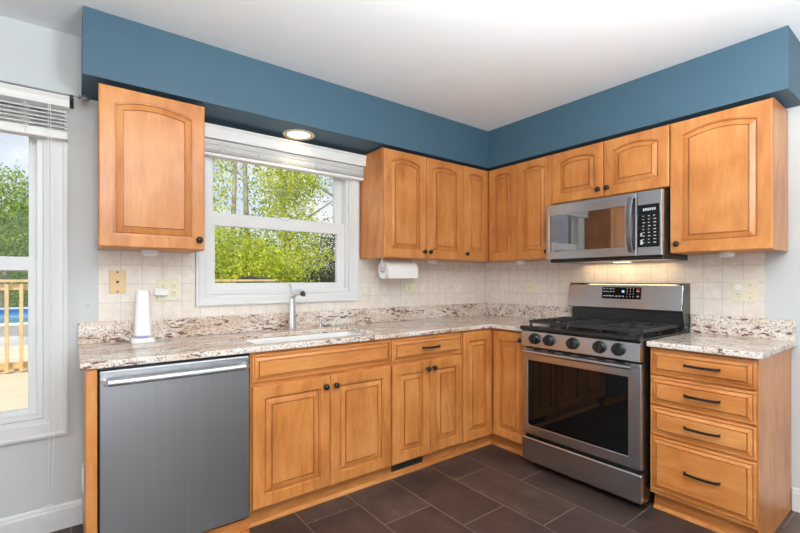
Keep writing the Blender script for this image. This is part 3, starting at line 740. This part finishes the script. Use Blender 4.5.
# white tower on its stand
r = thing('router', 'white tapered upright router on a square stand at the left of the worktop', 'router', (-2.780, -.115, HC))
m = MB(); m.loops([rr(.053, .046, .016, 0), rr(.055, .048, .018, .006), rr(.052, .045, .018, .020), rr(.046, .040, .018, .024)]); m.build('stand', 'white', r)
m = MB(); m.loops([rr(.026, .024, .02, .024), rr(.026, .024, .02, .035)]); m.build('light_ring', 'led_violet', r)
m = MB(); L = []
for z, a, b in ((.035, .038, .034), (.042, .041, .036), (.15, .0355, .031), (.262, .0310, .027), (.27, .029, .025), (.273, .024, .020)): L.append(rr(a, b, min(.02, b*.7), z))
m.loops(L, smooth=False); m.build('tower', 'white', r)
MB().tube([(-.045, .02, .012), (-.075, .0, .02), (-.095, -.03, .045), (-.11, -.035, .055), (-.1, -.01, .035), (-.06, .02, .02)], .003, 8).build('cable', 'white', r)
MB().tube([(-.03, .04, .02), (-.055, .05, .07), (-.045, .06, .12), (-.02, .065, .09), (-.03, .05, .03)], .002, 8).build('cable', 'white', r)
# little wall hook
tag(MB().tube([(0, 0, 0), (0, -.012, 0), (.004, -.02, .004), (.012, -.024, .014), (.014, -.022, .02)], .002, 8).build('wall_hook', 'white', None, loc=(-3.012, 0, 1.10)), 'tiny white hook on the grey wall just left of the tiles', 'hook')

# recessed light in the soffit above the sink
LX, LY = -1.925, -.150
r = thing('recessed_light', 'round recessed light glowing in the blue soffit above the sink window', 'ceiling light', (LX, LY, ZS))
MB().lathe([(.070, 0), (.098, 0), (.100, -.004), (.094, -.009), (.072, -.005), (.070, 0)], (0, 0, 0), 'z', 40).build('trim_ring', simple('aged_brass_white', lin(214, 203, 180), .4), r)
MB().lathe([(.071, -.001), (.071, -.0035), (.055, -.006), (.001, -.007)], (0, 0, 0), 'z', 32).build('lens', 'lamp_glow', r)
light('sink_lamp', 'SPOT', (LX, LY, ZS-.02), (0, 0, 0), 3.0, (1, .78, .5), spot_size=2.6, spot_blend=.8, shadow_soft_size=.06)
# cooktop lamp under the microwave
lm = bx(.33, .43, -.10, -.05, -.019, -.015).build('cooktop_lamp', 'lamp_glow', bpy.data.objects['microwave'])
light('hood_lamp', 'AREA', (-.085, -1.30, MZ0-.022), (0, 0, 0), 1.1, (1, .72, .42), shape='RECTANGLE', size=.10, size_y=.60)

# unseen lamp added above and behind the camera to brighten the room
r = thing('fill_lamp', 'round white fill lamp added unseen behind the viewer', 'ceiling light', (-3.0, -3.3, ZC))
MB().lathe([(.07, 0), (.07, -.02), (.02, -.03), (.02, -.16), (.20, -.18), (.20, -.185), (.001, -.185)], (0, 0, 0), 'z', 32).build('mount', 'chrome', r)
MB().lathe([(.19, -.19), (.19, -.20), (.16, -.235), (.10, -.26), (.001, -.268)], (0, 0, 0), 'z', 32).build('shade', 'white_glow', r)
light('ceiling_fill', 'AREA', (-2.2, -2.9, 1.6), (PI, 0, 0), 150, (.90, .97, 1), shape='DISK', size=.5)  # added uplight that brightens the ceiling, no fixture around it
light('room_fill', 'POINT', (-3.0, -3.0, 2.12), (0, 0, 0), FILL_LAMP_W, (.98, 1, .97), shadow_soft_size=.22)  # point fill light added near the unseen lamp, lifts the whole room

# ---------------------------------------------------------------- outdoors
def ray(col, d, z=None, row=None):
    """point seen at this column at depth d along the view axis, used to place what stands outside"""
    s, c_ = math.sin(YAW), math.cos(YAW); rr_ = (col-400)/429.85
    x = CAMX+d*(s+rr_*c_); y = CAMY+d*(c_-rr_*s)
    if row is not None: z = CAMZ-d*(row-279.08)/429.85
    return Vector((x, y, z or 0))
M['grass'] = simple('lawn_grass', lin(120, 135, 70), .9, var=.25, scale=6)
M['deck'] = simple('deck_boards', lin(216, 194, 166), .7, var=.08, scale=5)
M['lumber'] = simple('pine_lumber', lin(214, 184, 130), .6, var=.15, scale=9)
M['bark'] = simple('grey_bark', lin(168, 156, 136), .9, var=.35, scale=9)
M['water'] = simple('pool_water', lin(60, 150, 205), .1, var=.1, scale=3)
M['pool'] = simple('pool_wall', lin(225, 230, 235), .4, var=.03)
M['poolblue'] = simple('pool_liner', lin(70, 160, 210), .4, var=.06)
def leafmat(name, a, b, c_):
    T = bsdf(name, None, .5, 0, .3)
    tc = T.n('ShaderNodeTexCoord'); g = T.n('ShaderNodeNewGeometry')
    n = T.n('ShaderNodeTexNoise', ins={'Vector': tc.outputs['Object'], 'Scale': 1.5, 'Detail': 4.0})
    f = T.math('ADD', T.math('MULTIPLY', n.outputs[0], .6), T.math('MULTIPLY', g.outputs['Random Per Island'], .4))
    col = T.ramp(f, [(.25, a), (.5, b), (.75, c_)]); setc(T, col)
    tl_ = T.n('ShaderNodeBsdfTranslucent', ins={'Color': col}); mx = T.n('ShaderNodeMixShader', ins={0: .45})
    out = [n_ for n_ in T.t.nodes if n_.type == 'OUTPUT_MATERIAL'][0]
    T.t.links.new(T.b.outputs[0], mx.inputs[1]); T.t.links.new(tl_.outputs[0], mx.inputs[2]); T.t.links.new(mx.outputs[0], out.inputs[0])
    return T.m
M['leaf_y'] = leafmat('yellow_green_leaves', lin(96, 122, 22), lin(200, 210, 50), lin(244, 238, 100))
M['leaf_g'] = leafmat('mid_green_leaves', lin(66, 96, 32), lin(148, 178, 60), lin(202, 216, 92))
M['leaf_d'] = leafmat('dark_bush_leaves', lin(54, 58, 44), lin(84, 84, 64), lin(120, 112, 92))

tag(bx(-40, 40, .16, 70, -.75, -.6).build('lawn', 'grass'), None, None, None, 'structure')
tag(bx(-9, 4, .16, 5.3, -.16, -.04).build('deck', 'deck'), None, None, None, 'structure')

tag(bx(-9, -1.2, 5.3, 8.0, -.3, .0).build('deck', 'deck'), None, None, None, 'structure')
# deck railing
RY = 5.12
r = thing('deck_railing', 'pine deck railing with square balusters outside the windows', 'railing', (-4, RY, -.04))
xa, xb = -9+4, 3.95
bx(xa, xb, -.06, .07, 1.235, 1.27).build('top_rail', 'lumber', r, .004)
bx(xa, xb, -.02, .02, 1.13, 1.21).build('upper_stringer', 'lumber', r)
bx(xa, xb, -.02, .02, .06, .14).build('lower_stringer', 'lumber', r)
x = xa+.05; k = 0
while x < xb:
    if k % 11 == 0: bx(x-.045, x+.045, .0, .09, 0, 1.235).build('post', 'lumber', r)
    else: bx(x-.02, x+.02, -.058, -.02, .02, 1.21).build('baluster', 'lumber', r)
    x += .148; k += 1
# pool
pc = Vector((-4.25, 11.2, -.6))
r = thing('swimming_pool', 'round above-ground pool with blue water beyond the deck railing', 'pool', pc)
R_ = 3.0
MB().lathe([(R_, 0), (R_, .95), (R_+.10, .96), (R_+.10, 1.0), (R_-.10, 1.0), (R_-.10, .96), (R_-.02, .95), (R_-.02, 0)], (0,0,0), 'z', 60).build('pool_wall', 'pool', r)
MB().lathe([(R_-.021, .6), (R_-.021, .96), (R_-.024, .96), (R_-.024, .6)], (0,0,0), 'z', 60).build('pool_liner', 'poolblue', r)
MB().lathe([(R_-.03, .80), (R_-.03, .86), (.001, .86)], (0,0,0), 'z', 60).build('water', 'water', r)

def tree(name, label, base_, trunks, blobs, n, leaf, mat, seed, cat='tree'):
    """trunks: lists of (dx,dy,z,r); blobs: (dx,dy,z,rx,rz)"""
    R = random.Random(seed); r = thing(name, label, cat, base_, 0, 'trees beyond the deck')
    if trunks:
        m = MB()
        for t in trunks: m.tube([(a, b, z) for a, b, z, q in t], [q for a, b, z, q in t], 8)
        m.build('trunk', 'bark', r)
    vs = []; fs = []
    vol = [b[3]**2*b[4] for b in blobs]; tot = sum(vol)
    for bl, v_ in zip(blobs, vol):
        # twigs: clusters of leaves inside the blob
        nc = max(6, int(n*v_/tot/14))
        for _ in range(nc):
            while True:
                p = Vector((R.uniform(-1, 1), R.uniform(-1, 1), R.uniform(-1, 1)))
                if .25 < p.length < 1: break
            c_ = Vector((bl[0]+p.x*bl[3], bl[1]+p.y*bl[3], bl[2]+p.z*bl[4]))
            for _ in range(14):
                q = c_+Vector((R.gauss(0, .16), R.gauss(0, .16), R.gauss(0, .16)))*1.2
                a = Vector((R.gauss(0, 1), R.gauss(0, 1), R.gauss(0, 1))).normalized(); b = a.cross(Vector((R.gauss(0, 1), R.gauss(0, 1), R.gauss(0, 1)))).normalized()
                l = leaf*R.uniform(.7, 1.3); o_ = len(vs)
                vs += [q-a*l, q+b*l*.45, q+a*l, q-b*l*.45]; fs.append((o_, o_+1, o_+2, o_+3))
    m = MB(); m.v = [tuple(v) for v in vs]; m.f = fs; m.smooth = [False]*len(fs)
    m.build('foliage', mat, r)
    return r
def tz(col, d): p = ray(col, d); p.z = -.6; return p
G = -.0
# birches outside the sink window
tree('birch_tree', 'slender birch with a bare trunk at the left of the sink window view', tz(229, 12.5), [[(0, 0, 0, .085), (.0, 0, 1.8, .08), (.12, 0, 3.6, .075), (.2, 0, 6, .05)]], [(-.5, .3, 5.0, .8, .9), (-.6, 0, 3.6, .6, .8), (.2, -.2, 2.9, .5, .5)], 3600, .05, 'leaf_y', 1)
tree('birch_tree', 'slender birch standing second from the left in the sink window view', tz(247, 13), [[(0, 0, 0, .10), (.02, 0, 1.8, .095), (-.02, 0, 3.6, .085), (-.08, 0, 6, .06)]], [(.5, .3, 4.7, .7, .4), (.5, -.2, 3.7, .6, .6)], 1000, .05, 'leaf_g', 2)
tree('birch_tree', 'full yellow-green birch in the middle of the sink window view', tz(279, 12.5), [[(0, 0, 0, .08), (.05, 0, 1.8, .075), (.2, 0, 3.2, .06), (.1, 0, 5, .03)], [(.1, 0, 2.7, .05), (.9, 0, 3.7, .03), (1.9, 0, 4.4, .015)]], [(.3, 0, 3.9, .75, .9), (.3, 0, 4.8, .9, .7), (.5, -.3, 2.9, .8, .6)], 6500, .05, 'leaf_y', 3)
tree('shrub_tree', 'dense green undergrowth tree low at the left of the sink window view', tz(222, 10.8), [[(0, 0, 0, .06), (0, 0, 2.0, .04)]], [(-.5, 0, 2.6, .8, .7), (.45, .2, 2.5, .8, .6), (-.5, 0, 3.2, .45, .45), (0, 0, 1.8, 1.1, .7), (1.0, 0, 2.1, .7, .5)], 9000, .045, 'leaf_y', 4)
tree('shrub_tree', 'broad green tree low in the middle of the sink window view', tz(258, 16), [[(0, 0, 0, .07), (0, 0, 2.4, .04)]], [(-.9, 0, 2.7, 1.3, 1.0), (.9, .2, 2.3, 1.3, 1.0), (0, 0, 1.4, 1.9, 1.2)], 9500, .06, 'leaf_g', 5)
tree('shrub_tree', 'yellow-green young tree in front of the dark bush in the sink window view', tz(288, 11.2), [[(0, 0, 0, .05), (0, 0, 2.4, .03)]], [(-.35, 0, 2.2, .7, .55), (-.2, .2, 1.7, .8, .5), (.7, 0, 2.4, .5, .3)], 5000, .045, 'leaf_y', 15)
tree('dark_bush', 'dark brownish bush at the right edge of the sink window view', tz(328, 12.5), [[(0, 0, 0, .06), (.1, 0, 2.2, .03)], [(0, 0, .3, .04), (.7, 0, 2.9, .015)]], [(-.1, 0, 1.7, .8, .7), (.1, 0, 2.6, .6, .5), (.2, 0, 3.2, .35, .25)], 4600, .045, 'leaf_d', 6)
tree('maple_tree', 'thin-leaved tree reaching in from the right of the sink window', tz(356, 17), [[(0, 0, 0, .16), (0, 0, 3, .12), (-1, 0, 5.0, .05), (-2.6, 0, 5.7, .02)]], [(-1.6, 0, 5.5, 1.3, .6), (.3, 0, 4.6, 1.0, .8)], 1300, .05, 'leaf_g', 7)
# left window trees
tree('yard_tree', 'leafy green tree filling the upper half of the left window', tz(4, 17), [[(0, 0, 0, .2), (0, 0, 3, .15)]], [(.3, 0, 4.9, 1.3, 1.3), (.8, 0, 3.2, 1.5, 1.2), (-.8, 0, 3.2, 1.6, 1.4)], 15000, .065, 'leaf_g', 8)
tree('yard_tree', 'distant tree behind the pool in the left window', tz(30, 22), [[(0, 0, 0, .2), (0, 0, 3, .15)]], [(.3, 0, 4.2, 1.6, 1.6), (0, 0, 2.0, 2.2, 1.5)], 9000, .09, 'leaf_g', 9)
# hedge far back so the horizon is closed
for i, (cc, d_, sd) in enumerate(((0, 28, 21), (205, 23, 22), (250, 24, 23), (300, 25, 24), (350, 26, 25))):
    tree('hedge_tree', ['dark bushy hedge behind the pool in the left window', 'hedge tree farthest left in the sink window view', 'hedge tree second from the left in the sink window view', 'hedge tree third from the left in the sink window view', 'hedge tree farthest right in the sink window view'][i],
         tz(cc, d_), [[(0, 0, 0, .2), (0, 0, 1.4, .15)]], [(-1.2, 0, 1.2, 1.7, 1.2), (1.2, 0, 1.2, 1.7, 1.2), (0, 0, 1.9, 1.4, .8)], 6000, .10, ('leaf_d', 'leaf_d', 'leaf_d', 'leaf_g', 'leaf_d')[i], sd)
# dark shed roof seen over the railing
p = ray(256, 9.2); p.z = -.6
r = thing('garden_shed', 'low shed with a dark roof behind the deck railing, below the birches', 'shed', p, -YAW)
bx(-.3, .3, -.4, .4, 0, 1.75).build('walls', 'bark', r)
MB().loops([[(x, y, z) for x, z in ((-.38, 1.76), (-.25, 1.83), (-.1, 1.88), (.05, 1.895), (.2, 1.86), (.38, 1.76))] for y in (-.5, .5)]).build('roof', 'dark_metal', r)
